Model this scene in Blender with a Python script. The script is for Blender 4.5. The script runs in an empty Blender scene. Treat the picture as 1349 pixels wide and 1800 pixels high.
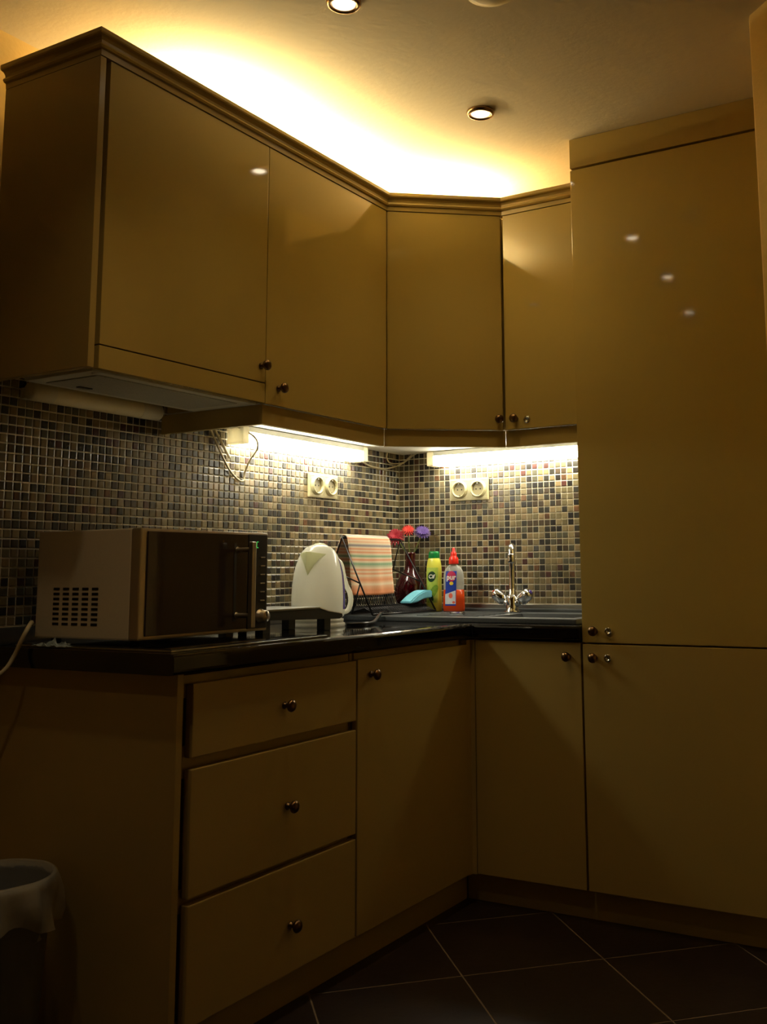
import bpy, bmesh, math, random
from mathutils import Vector, Matrix
SC = bpy.context.scene
COL = SC.collection
R = random.Random(7)
PI = math.pi

# ---------------------------------------------------------------- camera
cd = bpy.data.cameras.new('camera')
cam = bpy.data.objects.new('camera', cd); COL.objects.link(cam)
cam.matrix_world = Matrix(((0.87069365, 0.07857848, 0.48550798, 2.29407),
                           (0.49172374, -0.11897563, -0.86258482, -3.54757),
                           (-0.01001699, 0.98978292, -0.14223023, 1.06833), (0, 0, 0, 1)))
cd.sensor_fit = 'VERTICAL'; cd.sensor_height = 36.0
cd.lens = 1773.39 / 1800 * 36
cd.shift_x = -134.42 / 1800; cd.shift_y = -152.2 / 1800
cd.clip_start = 0.02
SC.camera = cam
# ---------------------------------------------------------------- world, exposure, light levels
w = bpy.data.worlds.new('night'); SC.world = w; w.use_nodes = True
w.node_tree.nodes['Background'].inputs[0].default_value = (0.02, 0.014, 0.008, 1)
w.node_tree.nodes['Background'].inputs[1].default_value = 0.1
SC.view_settings.view_transform = 'Standard'; SC.view_settings.look = 'None'
SC.view_settings.exposure = 0.0; SC.view_settings.gamma = 1.0
try: SC.view_settings.use_curve_mapping = False
except Exception: pass
COVE_W = 32.0            # watts per metre of cove tube
COVE_C = (1.0, 0.81, 0.42)
TUBE_S = 30.0            # radiance of the lit under-cabinet diffusers
TUBE_C = (1.0, 0.94, 0.75)
SPOT_W = 0.7
SPOT_C = (1.0, 0.74, 0.42)
BULB_S = 14.0

# ---------------------------------------------------------------- materials
def lin(c):
    return tuple(((x / 255) / 12.92 if x / 255 <= .04045 else ((x / 255 + .055) / 1.055) ** 2.4) for x in c)
def mat(name, rgb, rough=.5, metal=0, coat=0, spec=.5, noise=None, bump=None, trans=0, ior=1.45, emit=None, alpha=1, linear=False):
    m = bpy.data.materials.new(name); m.use_nodes = True
    nt = m.node_tree; b = nt.nodes['Principled BSDF']
    c = rgb if linear else lin(rgb)
    b.inputs['Base Color'].default_value = (*c, 1)
    b.inputs['Roughness'].default_value = rough; b.inputs['Metallic'].default_value = metal
    b.inputs['Specular IOR Level'].default_value = spec; b.inputs['IOR'].default_value = ior
    b.inputs['Coat Weight'].default_value = coat; b.inputs['Coat Roughness'].default_value = .03
    b.inputs['Transmission Weight'].default_value = trans; b.inputs['Alpha'].default_value = alpha
    if emit:
        b.inputs['Emission Color'].default_value = (*emit[0], 1); b.inputs['Emission Strength'].default_value = emit[1]
    tc = nt.nodes.new('ShaderNodeTexCoord')
    if noise:      # (scale, amount, second colour)
        n = nt.nodes.new('ShaderNodeTexNoise'); n.inputs['Scale'].default_value = noise[0]; n.inputs['Detail'].default_value = 5
        nt.links.new(tc.outputs['Object'], n.inputs['Vector'])
        mx = nt.nodes.new('ShaderNodeMix'); mx.data_type = 'RGBA'
        mr = nt.nodes.new('ShaderNodeMapRange'); mr.inputs[1].default_value = .35; mr.inputs[2].default_value = .65; mr.inputs[4].default_value = noise[1]
        nt.links.new(n.outputs['Fac'], mr.inputs[0]); nt.links.new(mr.outputs[0], mx.inputs[0])
        c2 = noise[2] if linear else lin(noise[2])
        mx.inputs[6].default_value = (*c, 1); mx.inputs[7].default_value = (*c2, 1)
        nt.links.new(mx.outputs[2], b.inputs['Base Color'])
    if bump:       # (scale, strength)
        n = nt.nodes.new('ShaderNodeTexNoise'); n.inputs['Scale'].default_value = bump[0]; n.inputs['Detail'].default_value = 4
        nt.links.new(tc.outputs['Object'], n.inputs['Vector'])
        bp = nt.nodes.new('ShaderNodeBump'); bp.inputs['Strength'].default_value = bump[1]; bp.inputs['Distance'].default_value = .004
        nt.links.new(n.outputs['Fac'], bp.inputs['Height']); nt.links.new(bp.outputs[0], b.inputs['Normal'])
    return m
LACQ = mat('caramel_lacquer', (172, 149, 82), .06, coat=.3, noise=(3, .25, (167, 144, 78)))
LACQ_D = mat('caramel_lacquer_satin', (166, 143, 82), .26, noise=(3, .25, (160, 137, 77)))
INNER = mat('cabinet_inside', (150, 125, 80), .7)
UNDER = mat('cabinet_underside', (205, 200, 185), .5)
CEIL = mat('ceiling_paint', (226, 214, 186), .85, bump=(60, .22), noise=(2.5, .3, (218, 205, 175)))
WALL = mat('yellow_wall_paint', (222, 190, 120), .8, bump=(90, .2), noise=(4, .3, (215, 182, 112)))
GROUT = mat('mosaic_grout', (224, 215, 190), .85, bump=(300, .3))
FLOORT = mat('floor_tile_slate', (40, 30, 24), .35, noise=(9, .8, (30, 22, 18)), bump=(40, .15))
FGROUT = mat('floor_grout', (112, 96, 76), .9, bump=(200, .2))
STONE = mat('black_polished_worktop', (10, 8, 8), .06, spec=.4, coat=.15, noise=(220, .5, (22, 18, 16)))
GLASSBLK = mat('black_ceramic_glass', (6, 6, 7), .06, noise=(4, .4, (9, 9, 10)))
STEEL = mat('brushed_steel', (150, 148, 142), .3, 1, noise=(40, .3, (128, 126, 120)))
HOODM = mat('grey_hood_enamel', (206, 206, 194), .4, noise=(6, .4, (196, 196, 184)))
MESHM = mat('hood_filter_metal', (182, 182, 172), .4, .1, noise=(260, .6, (140, 140, 132)))
CHROME = mat('chrome', (215, 215, 215), .06, 1, noise=(5, .1, (205, 205, 205)))
BRASS = mat('antique_brass', (112, 88, 58), .28, 1, noise=(60, .6, (78, 58, 38)))
SINKM = mat('charcoal_granite_composite', (62, 66, 68), .36, noise=(420, .5, (84, 88, 90)))
DARK = mat('dark_gap', (16, 11, 6), .8, noise=(8, .3, (12, 8, 5)))
WHITEP = mat('ivory_plastic', (226, 218, 190), .35, noise=(5, .2, (220, 212, 184)))
KETW = mat('white_kettle_plastic', (243, 243, 232), .22, coat=.3, noise=(5, .2, (222, 220, 198)))
KETL = mat('kettle_spout_plastic', (222, 224, 196), .3, noise=(5, .2, (216, 218, 189)))
PURPLE = mat('violet_gauge', (84, 66, 150), .2, noise=(8, .3, (72, 56, 132)))
SOCK = mat('ivory_socket_plastic', (186, 176, 134), .35, noise=(5, .2, (178, 168, 127)))
SOCK_SHADE = mat('shaded_socket_plastic', (150, 140, 104), .4, noise=(5, .2, (142, 132, 97)))  # same ivory plastic, darkened to paint in the shade of the socket well
CABLE = mat('cream_cable', (196, 182, 146), .5, noise=(20, .2, (186, 172, 136)))
BLKP = mat('black_plastic', (18, 17, 17), .35, noise=(20, .3, (24, 22, 22)))
WIRE = mat('black_coated_wire', (14, 13, 13), .35, noise=(20, .3, (22, 20, 20)))
MWB = mat('microwave_silver_paint', (220, 210, 186), .42, .0, noise=(300, .3, (208, 198, 174)))
MWS = mat('microwave_silver_trim', (176, 166, 148), .3, .8, noise=(30, .2, (165, 155, 138)))
MWG = mat('microwave_door_glass', (52, 42, 35), .05, coat=.3, noise=(6, .3, (47, 38, 32)))
MWP = mat('microwave_panel', (34, 30, 29), .3, .3, noise=(20, .3, (40, 35, 33)))
GREEN = mat('green_display_digits', (20, 120, 30), .5, emit=((.05, .6, .1), .8), noise=(20, .1, (18, 110, 28)))
LAMPW = mat('lamp_white_enamel', (188, 188, 176), .4, noise=(8, .2, (182, 181, 168)))
LAMPOFF = mat('unlit_diffuser', (240, 230, 194), .3, noise=(12, .3, (232, 220, 182)))
TUBE = mat('lit_diffuser', (240, 236, 220), .4, emit=(TUBE_C, TUBE_S), noise=(8, .1, (238, 232, 214)))
COVET = mat('cove_tube_glass', (240, 220, 180), .4, emit=(COVE_C, 8.0), noise=(8, .1, (238, 218, 178)))
BULB = mat('halogen_bulb', (255, 240, 210), .3, emit=((1, .86, .6), BULB_S), noise=(30, .1, (250, 235, 205)))
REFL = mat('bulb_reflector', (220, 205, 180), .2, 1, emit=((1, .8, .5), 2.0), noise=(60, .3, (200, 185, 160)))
RINGM = mat('bronze_downlight_ring', (150, 122, 90), .25, 1, noise=(20, .3, (130, 104, 76)))
RED = mat('ruby_glass', (88, 6, 22), .04, coat=.5, trans=.55, ior=1.5, noise=(10, .3, (70, 4, 16)))
STEM = mat('flower_stem', (110, 120, 60), .6, noise=(30, .5, (90, 104, 48)))
PETR = mat('crimson_petal', (160, 30, 46), .6, noise=(60, .5, (150, 24, 44)))
PETO = mat('scarlet_petal', (204, 50, 36), .6, noise=(60, .5, (200, 44, 34)))
PETV = mat('violet_petal', (84, 58, 130), .6, noise=(60, .5, (76, 50, 126)))
CIFY = mat('yellow_bottle_plastic', (226, 226, 88), .3, coat=.2, noise=(10, .2, (220, 220, 82)))
CIFG = mat('green_cap_plastic', (16, 130, 62), .3, noise=(10, .2, (14, 120, 56)))
LBLG = mat('lime_label_print', (164, 196, 64), .4, noise=(60, .7, (200, 214, 110)))
LBLD = mat('dark_green_print', (14, 62, 36), .4, noise=(20, .2, (12, 56, 32)))
LBLL = mat('leaf_green_print', (104, 150, 40), .4, noise=(90, .6, (150, 184, 70)))
INKW = mat('white_print', (240, 240, 232), .5, noise=(20, .1, (236, 236, 228)))
PURC = mat('clear_bottle_plastic', (205, 205, 196), .06, trans=.5, ior=1.2, noise=(10, .1, (198, 198, 189)))
PURL = mat('orange_soap', (196, 68, 26), .12, trans=.1, ior=1.3, emit=None, noise=(10, .2, (186, 60, 22)))
REDP = mat('red_cap_plastic', (226, 44, 28), .3, coat=.2, noise=(10, .2, (216, 38, 24)))
LBLB = mat('blue_label_print', (30, 62, 170), .4, noise=(30, .3, (22, 48, 150)))
LBLK = mat('crimson_print', (196, 38, 84), .4, noise=(30, .3, (180, 30, 90)))
LBLW = mat('pale_blue_label_print', (196, 206, 224), .4, noise=(45, .8, (222, 226, 232)))
LBLY = mat('yellow_print', (240, 214, 60), .4, noise=(20, .2, (234, 204, 50)))
LBLR = mat('coral_print', (226, 96, 74), .4, noise=(60, .5, (236, 130, 100)))
SPON = mat('blue_sponge', (108, 180, 200), .85, bump=(180, .5), noise=(90, .6, (94, 166, 188)))
FOIL = mat('clear_crumpled_wrap', (190, 205, 205), .12, trans=.5, ior=1.3, bump=(60, .8), noise=(20, .3, (170, 188, 188)))
BINM = mat('grey_bin_plastic', (112, 114, 114), .45, noise=(20, .3, (102, 104, 104)), bump=(120, .1))
BAG = mat('milky_bag_film', (214, 208, 190), .35, alpha=.38, noise=(14, .5, (190, 184, 166)), bump=(40, .5))
HOLE = mat('pin_hole', (20, 18, 14), .8, noise=(20, .2, (16, 14, 10)))

def tile_mat(name, a, b, rough=.25):
    m = mat(name, a, rough, noise=(26, .8, b), spec=.6)
    nt = m.node_tree
    oi = nt.nodes.new('ShaderNodeObjectInfo')
    ad = nt.nodes.new('ShaderNodeVectorMath'); ad.operation = 'ADD'
    sc = nt.nodes.new('ShaderNodeVectorMath'); sc.operation = 'SCALE'; sc.inputs[0].default_value = (9, 7, 5)
    nt.links.new(oi.outputs['Random'], sc.inputs['Scale'])
    tc = [n for n in nt.nodes if n.type == 'TEX_COORD'][0]; nz = [n for n in nt.nodes if n.type == 'TEX_NOISE'][0]
    nt.links.new(tc.outputs['Object'], ad.inputs[0]); nt.links.new(sc.outputs[0], ad.inputs[1]); nt.links.new(ad.outputs[0], nz.inputs['Vector'])
    return m
TILES = [tile_mat('glass_tile_khaki', (127, 113, 81), (113, 99, 70)), tile_mat('glass_tile_olive', (108, 97, 69), (96, 87, 61)),
         tile_mat('glass_tile_umber', (73, 60, 45), (61, 51, 39)), tile_mat('glass_tile_charcoal', (53, 50, 42), (45, 43, 36)),
         tile_mat('glass_tile_black', (41, 37, 33), (34, 31, 28)), tile_mat('glass_tile_tan', (134, 115, 81), (120, 101, 71)),
         tile_mat('glass_tile_plum', (78, 44, 38), (56, 36, 32)), tile_mat('glass_tile_copper', (116, 81, 52), (58, 42, 31)),
         tile_mat('glass_tile_greygreen', (82, 79, 63), (72, 69, 55))]
TW = [22, 19, 12, 15, 10, 9, 4, 2, 9]

# ---------------------------------------------------------------- mesh helpers (all add to a bmesh)
def BM(): return bmesh.new()
def box(bm, x0, x1, y0, y1, z0, z1, bev=0):
    r = bmesh.ops.create_cube(bm, size=1)
    for v in r['verts']:
        v.co = Vector((x0 + (v.co.x + .5) * (x1 - x0), y0 + (v.co.y + .5) * (y1 - y0), z0 + (v.co.z + .5) * (z1 - z0)))
    if bev:
        es = list({e for v in r['verts'] for e in v.link_edges})
        bmesh.ops.bevel(bm, geom=es, offset=bev, segments=2, profile=.7, affect='EDGES')
    return bm
def prism(bm, poly, z0, z1):
    a = [bm.verts.new((x, y, z0)) for x, y in poly]; b = [bm.verts.new((x, y, z1)) for x, y in poly]
    n = len(poly)
    bm.faces.new(a[::-1]); bm.faces.new(b)
    for i in range(n): bm.faces.new((a[i], a[(i + 1) % n], b[(i + 1) % n], b[i]))
    bmesh.ops.recalc_face_normals(bm, faces=bm.faces[:])
    return bm
def frame(d):
    d = Vector(d).normalized(); u = d.orthogonal().normalized() if abs(d.z) > .99 else Vector((0, 0, 1)).cross(d).normalized()
    return u, d.cross(u), d
def tube(bm, pts, r, seg=8, closed=False, cap=True):
    pts = [Vector(p) for p in pts]; n = len(pts); rings = []
    rr = r if isinstance(r, (list, tuple)) else [r] * n
    u = None
    for i, p in enumerate(pts):
        if closed: d = pts[(i + 1) % n] - pts[i - 1]
        else: d = pts[min(i + 1, n - 1)] - pts[max(i - 1, 0)]
        d.normalize()
        if u is None: u = frame(d)[0]
        u = (u - d * u.dot(d)); u = u.normalized() if u.length > 1e-6 else frame(d)[0]
        v = d.cross(u)
        rings.append([bm.verts.new(p + (u * math.cos(a) + v * math.sin(a)) * rr[i]) for a in [2 * PI * k / seg for k in range(seg)]])
    m = n if closed else n - 1
    for i in range(m):
        A, B = rings[i], rings[(i + 1) % n]
        for k in range(seg): bm.faces.new((A[k], A[(k + 1) % seg], B[(k + 1) % seg], B[k]))
    if cap and not closed: bm.faces.new(rings[0][::-1]); bm.faces.new(rings[-1])
    for f in bm.faces: f.smooth = True
    return bm
def lathe(bm, prof, c=(0, 0, 0), axis=(0, 0, 1), seg=32, sx=1, sy=1):
    u, v, d = frame(axis); c = Vector(c)
    if abs(Vector(axis).normalized().z) > .99: u, v = Vector((1, 0, 0)), Vector((0, 1, 0))
    rings = []
    for r, h in prof:
        if r < 1e-6: rings.append([bm.verts.new(c + d * h)])
        else: rings.append([bm.verts.new(c + d * h + u * (r * sx * math.cos(2 * PI * k / seg)) + v * (r * sy * math.sin(2 * PI * k / seg))) for k in range(seg)])
    for A, B in zip(rings, rings[1:]):
        for k in range(seg):
            q = (A[k % len(A)], A[(k + 1) % len(A)], B[(k + 1) % len(B)], B[k % len(B)])
            q = tuple(dict.fromkeys(q))
            if len(q) > 2: bm.faces.new(q)
    bmesh.ops.recalc_face_normals(bm, faces=bm.faces[:])
    for f in bm.faces: f.smooth = True
    return bm
def spline(pts, n=8):
    P = [Vector(p) for p in pts]; P = [P[0] * 2 - P[1]] + P + [P[-1] * 2 - P[-2]]; out = []
    for i in range(1, len(P) - 2):
        for k in range(n):
            t = k / n; a, b, c, d = P[i - 1:i + 3]
            out.append(.5 * (2 * b + (c - a) * t + (2 * a - 5 * b + 4 * c - d) * t * t + (3 * b - a - 3 * c + d) * t ** 3))
    return out + [P[-2]]
def sweep(bm, path, prof):
    """profile (outward offset, z) swept along an open plan path, mitred; outward is to the right of travel"""
    P = [Vector(p) for p in path]; cols = []
    for i, p in enumerate(P):
        ds = []
        if i > 0: ds.append((P[i] - P[i - 1]).normalized())
        if i < len(P) - 1: ds.append((P[i + 1] - P[i]).normalized())
        ns = [Vector((d.y, -d.x)) for d in ds]
        m = sum(ns, Vector((0, 0))).normalized(); k = 1 / max(.3, m.dot(ns[0]))
        cols.append([bm.verts.new((p.x + m.x * o * k, p.y + m.y * o * k, z)) for o, z in prof])
    n = len(prof)
    for A, B in zip(cols, cols[1:]):
        for j in range(n): bm.faces.new((A[j], A[(j + 1) % n], B[(j + 1) % n], B[j]))
    bm.faces.new(cols[0]); bm.faces.new(cols[-1][::-1])
    bmesh.ops.recalc_face_normals(bm, faces=bm.faces[:])
    return bm
def smooth(bm):
    for f in bm.faces: f.smooth = True
    return bm

# ---------------------------------------------------------------- object helpers
def props(o, label=None, cat=None, group=None, kind=None):
    if label: o['label'] = label
    if cat: o['category'] = cat
    if group: o['group'] = group
    if kind: o['kind'] = kind
    return o
def link(name, bm, m, parent=None, loc=None):
    me = bpy.data.meshes.new(name); bm.to_mesh(me); bm.free()
    for x in (m if isinstance(m, (list, tuple)) else [m]): me.materials.append(x)
    o = bpy.data.objects.new(name, me); COL.objects.link(o)
    if parent: o.parent = parent
    if loc: o.location = loc
    return o
class Thing:
    """an Empty at the thing's base; parts are given in world axes unless local=True"""
    def __init__(s, name, label, cat, loc, rotz=0, group=None):
        s.e = bpy.data.objects.new(name, None); COL.objects.link(s.e); s.e.empty_display_size = .05
        s.e.location = loc; s.e.rotation_euler = (0, 0, rotz); s.loc = Vector(loc); s.rot = rotz
        props(s.e, label, cat, group)
    def part(s, name, bm, m, parent=None, local=False, label=None):
        if not local:
            bmesh.ops.transform(bm, matrix=Matrix.Rotation(-s.rot, 4, 'Z') @ Matrix.Translation(-s.loc), verts=bm.verts[:])
        o = link(name, bm, m, parent or s.e)
        if label: o['label'] = label
        return o
def struct(name, bm, m, label):
    return props(link(name, bm, m), label, None, None, 'structure')
def single(name, bm, m, label, cat, group=None):
    c = Vector((0, 0, 0)); vs = bm.verts[:]
    zs = min(v.co.z for v in vs); c = sum((v.co for v in vs), Vector()) / len(vs); c.z = zs
    bmesh.ops.translate(bm, vec=-c, verts=vs)
    return props(link(name, bm, m, loc=c), label, cat, group)
def knob_bm(c, axis, s=1.0):
    return lathe(BM(), [(0, 0), (.0085 * s, 0), (.0095 * s, .003), (.006 * s, .006), (.005 * s, .014), (.008 * s, .017), (.0145 * s, .02), (.0155 * s, .024), (.013 * s, .029), (.007 * s, .0325), (0, .0335)], c, axis, 20)
def keyhole_parts(T, parent, c, axis):
    o = T.part('keyhole', lathe(BM(), [(0, .001), (.0045, .001), (.0045, .003), (.011, .0035), (.0125, .002), (.0125, 0)], c, axis, 20), CHROME, parent, label='small round chrome keyhole rosette')
    return o
def text_bm(txt, size, bold=0.0):
    cu = bpy.data.curves.new('lettering', 'FONT'); cu.body = txt; cu.size = size; cu.align_x = 'CENTER'; cu.align_y = 'CENTER'; cu.offset = bold; cu.resolution_u = 3
    ob = bpy.data.objects.new('lettering', cu); COL.objects.link(ob)
    bpy.context.view_layer.update()
    me = bpy.data.meshes.new_from_object(ob.evaluated_get(bpy.context.evaluated_depsgraph_get()))
    bm = BM(); bm.from_mesh(me)
    bpy.data.objects.remove(ob); bpy.data.curves.remove(cu); bpy.data.meshes.remove(me)
    return bm

for m_ in (KETW, KETL, WHITEP):       # thin translucent polypropylene
    nt_ = m_.node_tree; b_ = nt_.nodes['Principled BSDF']; o_ = nt_.nodes['Material Output']
    t_ = nt_.nodes.new('ShaderNodeBsdfTranslucent'); x_ = nt_.nodes.new('ShaderNodeMixShader'); x_.inputs[0].default_value = .07 if m_ is WHITEP else .5
    t_.inputs[0].default_value = (*lin((252, 252, 246) if m_ is not KETL else (236, 238, 210)), 1)
    nt_.links.new(b_.outputs[0], x_.inputs[1]); nt_.links.new(t_.outputs[0], x_.inputs[2]); nt_.links.new(x_.outputs[0], o_.inputs['Surface'])
# ================================================================ dimensions
ZC = 2.51                    # ceiling
ZT = .893; ZTB = .846        # worktop
XF, YF = .628, -.531         # base door planes, left run and back run
XU, YU = .42, -.471          # wall cabinet door planes
ZU, ZUT = 1.545, 2.312       # bottom and top of wall cabinet doors
XTALL = 1.030
P1, P2 = (XU, -.725), (.741, YU)   # the diagonal corner door

# ================================================================ setting
wl = struct('wall_left', box(BM(), -.1, 0, -6.6, .1, 0, ZC), WALL, 'yellow plastered wall behind the hob with a mosaic splashback')
wb = struct('wall_back', box(BM(), -.1, 1.74, 0, .1, 0, ZC), WALL, 'back wall behind the sink with a mosaic splashback')
wr = struct('wall_right', prism(BM(), [(1.752, -1.003), (2.95, -2.08), (2.95, -6.6), (3.1, -6.6), (3.1, .1), (1.745, .1), (1.745, -.98)], 0, ZC), WALL, 'yellow painted wall edge at the right of the tall cabinet')
wf = struct('wall_front', box(BM(), -.1, 3.1, -6.7, -6.6, 0, ZC), WALL, 'plain wall behind the viewer')
ce = struct('ceiling', box(BM(), -.1, 3.1, -6.7, .1, ZC, ZC + .1), CEIL, 'cream painted ceiling with a fine roller texture')
fl = struct('floor', box(BM(), -.1, 3.1, -6.7, .1, -.06, -.0009), FGROUT, 'dark tiled floor laid diagonally with pale grout')
# floor tiles, laid at 45 degrees
PT = .4066; s2 = math.sqrt(.5)
bm = BM(); h = PT / 2 - .0022
box(bm, -h, h, -h, h, -.012, 0, .0012)
bmesh.ops.rotate(bm, matrix=Matrix.Rotation(PI / 4, 3, 'Z'), verts=bm.verts[:])
me_ft = bpy.data.meshes.new('floor_tile'); bm.to_mesh(me_ft); bm.free(); me_ft.materials.append(FLOORT)
for i in range(-14, 16):
    for j in range(-14, 16):
        a = 1.934 / math.sqrt(2) + (i + .5) * PT; b = -.173 / math.sqrt(2) + (j + .5) * PT     # a along (1,-1), b along (1,1)
        x, y = (a + b) * s2, (b - a) * s2
        if .45 < x < 2.9 and -3.6 < y < -.4:
            o = bpy.data.objects.new('floor_tile', me_ft); COL.objects.link(o); o.parent = fl; o.location = (x, y, R.uniform(-.0003, 0))
# mosaic splashback
PM = .0245; HM = .0103
def tile_bm(bm, M):
    b = .0018; t = .0026
    a = [(-HM, -HM), (HM, -HM), (HM, HM), (-HM, HM)]
    lo = [bm.verts.new(M @ Vector((x, y, 0))) for x, y in a]
    mid = [bm.verts.new(M @ Vector((x, y, t - .0008))) for x, y in a]
    top = [bm.verts.new(M @ Vector((x - math.copysign(b, x), y - math.copysign(b, y), t))) for x, y in a]
    fs = [bm.faces.new(top)]
    for i in range(4):
        fs.append(bm.faces.new((lo[i], lo[(i + 1) % 4], mid[(i + 1) % 4], mid[i]))); fs.append(bm.faces.new((mid[i], mid[(i + 1) % 4], top[(i + 1) % 4], top[i])))
    return fs
tile_me = []
for m in TILES:
    bm = BM(); tile_bm(bm, Matrix.Identity(4)); me = bpy.data.meshes.new('mosaic_tile'); bm.to_mesh(me); bm.free(); me.materials.append(m); tile_me.append(me)
MA = Matrix(((0, 0, 1, 0), (1, 0, 0, 0), (0, 1, 0, 0), (0, 0, 0, 1)))     # local x -> y, local y -> z, local z -> +x
MB_ = Matrix(((1, 0, 0, 0), (0, 0, -1, 0), (0, 1, 0, 0), (0, 0, 0, 1)))    # local x -> x, local y -> z, local z -> -y
ZM0 = .940
def mosaic(parent, Mx, cells, pos):
    cells.sort(key=lambda c: (pos(*c) - cam.matrix_world.translation).length)
    vis = lambda c: (parent is wb and ZM0 <= c[1] < 1.47 and c[0] < .82) or (parent is wl and 1.17 < c[1] < 1.50 and -1.93 < c[0] < -.3)
    near = [c for c in cells if vis(c)][:298]; ns = set(near)
    bm = BM()
    for c in cells:
        k = R.choices(range(len(TILES)), TW)[0]
        M = Matrix.Translation(pos(*c)) @ Mx @ Matrix.Rotation(R.gauss(0, .006), 4, 'X') @ Matrix.Rotation(R.gauss(0, .006), 4, 'Y')
        if c in ns:
            o = bpy.data.objects.new('mosaic_tile', tile_me[k]); COL.objects.link(o); o.parent = parent; o.matrix_local = M
        else:
            for f in tile_bm(bm, M): f.material_index = k
    o = link('mosaic_field', bm, TILES, parent); o['kind'] = 'stuff'
link('grout_bed', box(BM(), 0, .004, -2.3, 0, ZM0 - .004, 1.62), GROUT, wl)
link('grout_bed', box(BM(), .004, 1.03, -.004, 0, ZM0 - .004, 1.57), GROUT, wb)
mosaic(wl, MA, [(-.006 - (i + .5) * PM, ZM0 + (j + .5) * PM) for i in range(93) for j in range(27)], lambda y, z: Vector((.0042, y, z)))
mosaic(wb, MB_, [(.006 + (i + .5) * PM, ZM0 + (j + .5) * PM) for i in range(41) for j in range(25)], lambda x, z: Vector((x, -.0042, z)))
struct('trim_1', box(BM(), .0, .014, -1.9, -.016, ZT, ZM0 - .003, .002), STEEL, 'thin grey upstand strip along the worktop at the left wall')
struct('trim_2', box(BM(), .0, XTALL, -.014, 0, ZT, ZM0 - .003, .002), STEEL, 'thin grey upstand strip along the worktop behind the sink')

# ================================================================ base cabinets
def carcass(bm, x0, x1, y0, y1, z0, z1, t=.016, top=False):
    box(bm, x0, x1, y0, y0 + t, z0, z1); box(bm, x0, x1, y1 - t, y1, z0, z1); box(bm, x0, x1, y0 + t, y1 - t, z0, z0 + t)
    if top: box(bm, x0, x1, y0 + t, y1 - t, z1 - t, z1)
    return bm
# drawer unit
T = Thing('drawer_cabinet', 'base cabinet with three stacked drawers at the left end of the worktop', 'cabinet', (.32, -1.5, 0))
T.part('side_panel', box(BM(), .012, .622, -1.862, -1.843, .0, .845, .0015), LACQ_D)
bm = BM(); carcass(bm, .03, .600, -1.842, -1.188, .094, .84); box(bm, .590, .604, -1.826, -1.204, .79, .84); box(bm, .588, .603, -1.826, -1.204, .615, .685); box(bm, .588, .603, -1.826, -1.204, .33, .38); T.part('body', bm, LACQ_D)
for z0, z1, zk, yk in ((.660, .822, .738, -1.5), (.362, .636, .493, -1.483), (.096, .349, .209, -1.466)):
    d = T.part('drawer', box(BM(), XF - .022, XF, -1.819, -1.189, z0, z1, .003), LACQ_D)
    bm = BM(); box(bm, .08, .586, -1.80, -1.205, z0 + .02, z1 - .03); T.part('drawer_box', bm, INNER, d)
    T.part('knob', knob_bm((XF, yk, zk), (1, 0, 0)), BRASS, d)
# left door unit
T = Thing('base_cabinet', 'base cabinet with one tall door beside the three drawers', 'cabinet', (.32, -.88, 0))
bm = BM(); carcass(bm, .03, .600, -1.184, -.56, .094, .84); box(bm, .590, .604, -1.168, -.576, .79, .84); T.part('body', bm, LACQ_D)
T.part('corner_post', prism(BM(), [(.606, -.556), (.627, -.556), (.627, -.531), (.643, -.531), (.643, -.510), (.606, -.510)], .094, .838), LACQ_D)
d = T.part('door', box(BM(), XF - .02, XF, -1.181, -.557, .096, .824, .002), LACQ_D)
T.part('knob', knob_bm((XF, -1.119, .779), (1, 0, 0)), BRASS, d)
# sink unit
T = Thing('base_cabinet', 'base cabinet with one door under the sink', 'cabinet', (.84, -.27, 0))
bm = BM(); box(bm, .646, .662, -.508, -.03, .094, .84); box(bm, 1.008, 1.024, -.508, -.03, .094, .84); box(bm, .662, 1.008, -.508, -.03, .094, .11); T.part('body', bm, LACQ_D)
d = T.part('door', box(BM(), .646, 1.025, YF, YF + .02, .096, .838, .002), LACQ_D)
T.part('knob', knob_bm((.983, YF, .795), (0, -1, 0)), BRASS, d)
single('plinth', box(BM(), .562, .580, -1.8425, -.484, 0, .092, .001), LACQ_D, 'low plinth board under the drawers and left door', 'plinth')
single('plinth', box(BM(), .582, 1.70, -.482, -.464, 0, .092, .001), LACQ_D, 'low plinth board under the sink and tall cabinets', 'plinth')

# worktop: L shaped with rounded nosing
bm = BM()
XW, YW = .643, -.546
hole = (.63, .965, -.43, -.15)
for x0, x1, y0, y1 in ((.002, XW - .02, -1.895, YW + .02), (.002, hole[0], YW + .02, -.016), (hole[0], hole[1], hole[3], -.016), (hole[1], XTALL - .002, YW + .02, -.016), (hole[0], hole[1], YW + .02, hole[2])):
    box(bm, x0, x1, y0, y1, ZTB, ZT)
n = 8; r = (ZT - ZTB) / 2
prof = [(-.02, ZTB), (.0, ZTB)] ; prof = [(-.02, ZTB), (-.012, ZTB)] + [(-.012 + .012 * math.sin(a), ZTB + .012 - .012 * math.cos(a)) for a in [PI / 2 * k / 4 for k in range(1, 5)]] + [(-.012 + .012 * math.cos(a), ZT - .012 + .012 * math.sin(a)) for a in [PI / 2 * k / 4 for k in range(0, 5)]] + [(-.02, ZT)]
b2 = BM(); sweep(b2, [(XW, -1.895), (XW, YW), (XTALL - .002, YW)], prof)
me = bpy.data.meshes.new('x'); b2.to_mesh(me); b2.free(); bm.from_mesh(me); bpy.data.meshes.remove(me)
T = Thing('worktop', 'L shaped glossy black worktop over the base cabinets', 'worktop', (.3, -.5, ZTB))
T.part('slab', bm, STONE)
# joint strip at the inner corner
T.part('joint_strip', box(BM(), XW - .0005, XW + .0012, YW - .0012, YW + .0005, ZTB + .01, ZT + .0006), STEEL)

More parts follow.
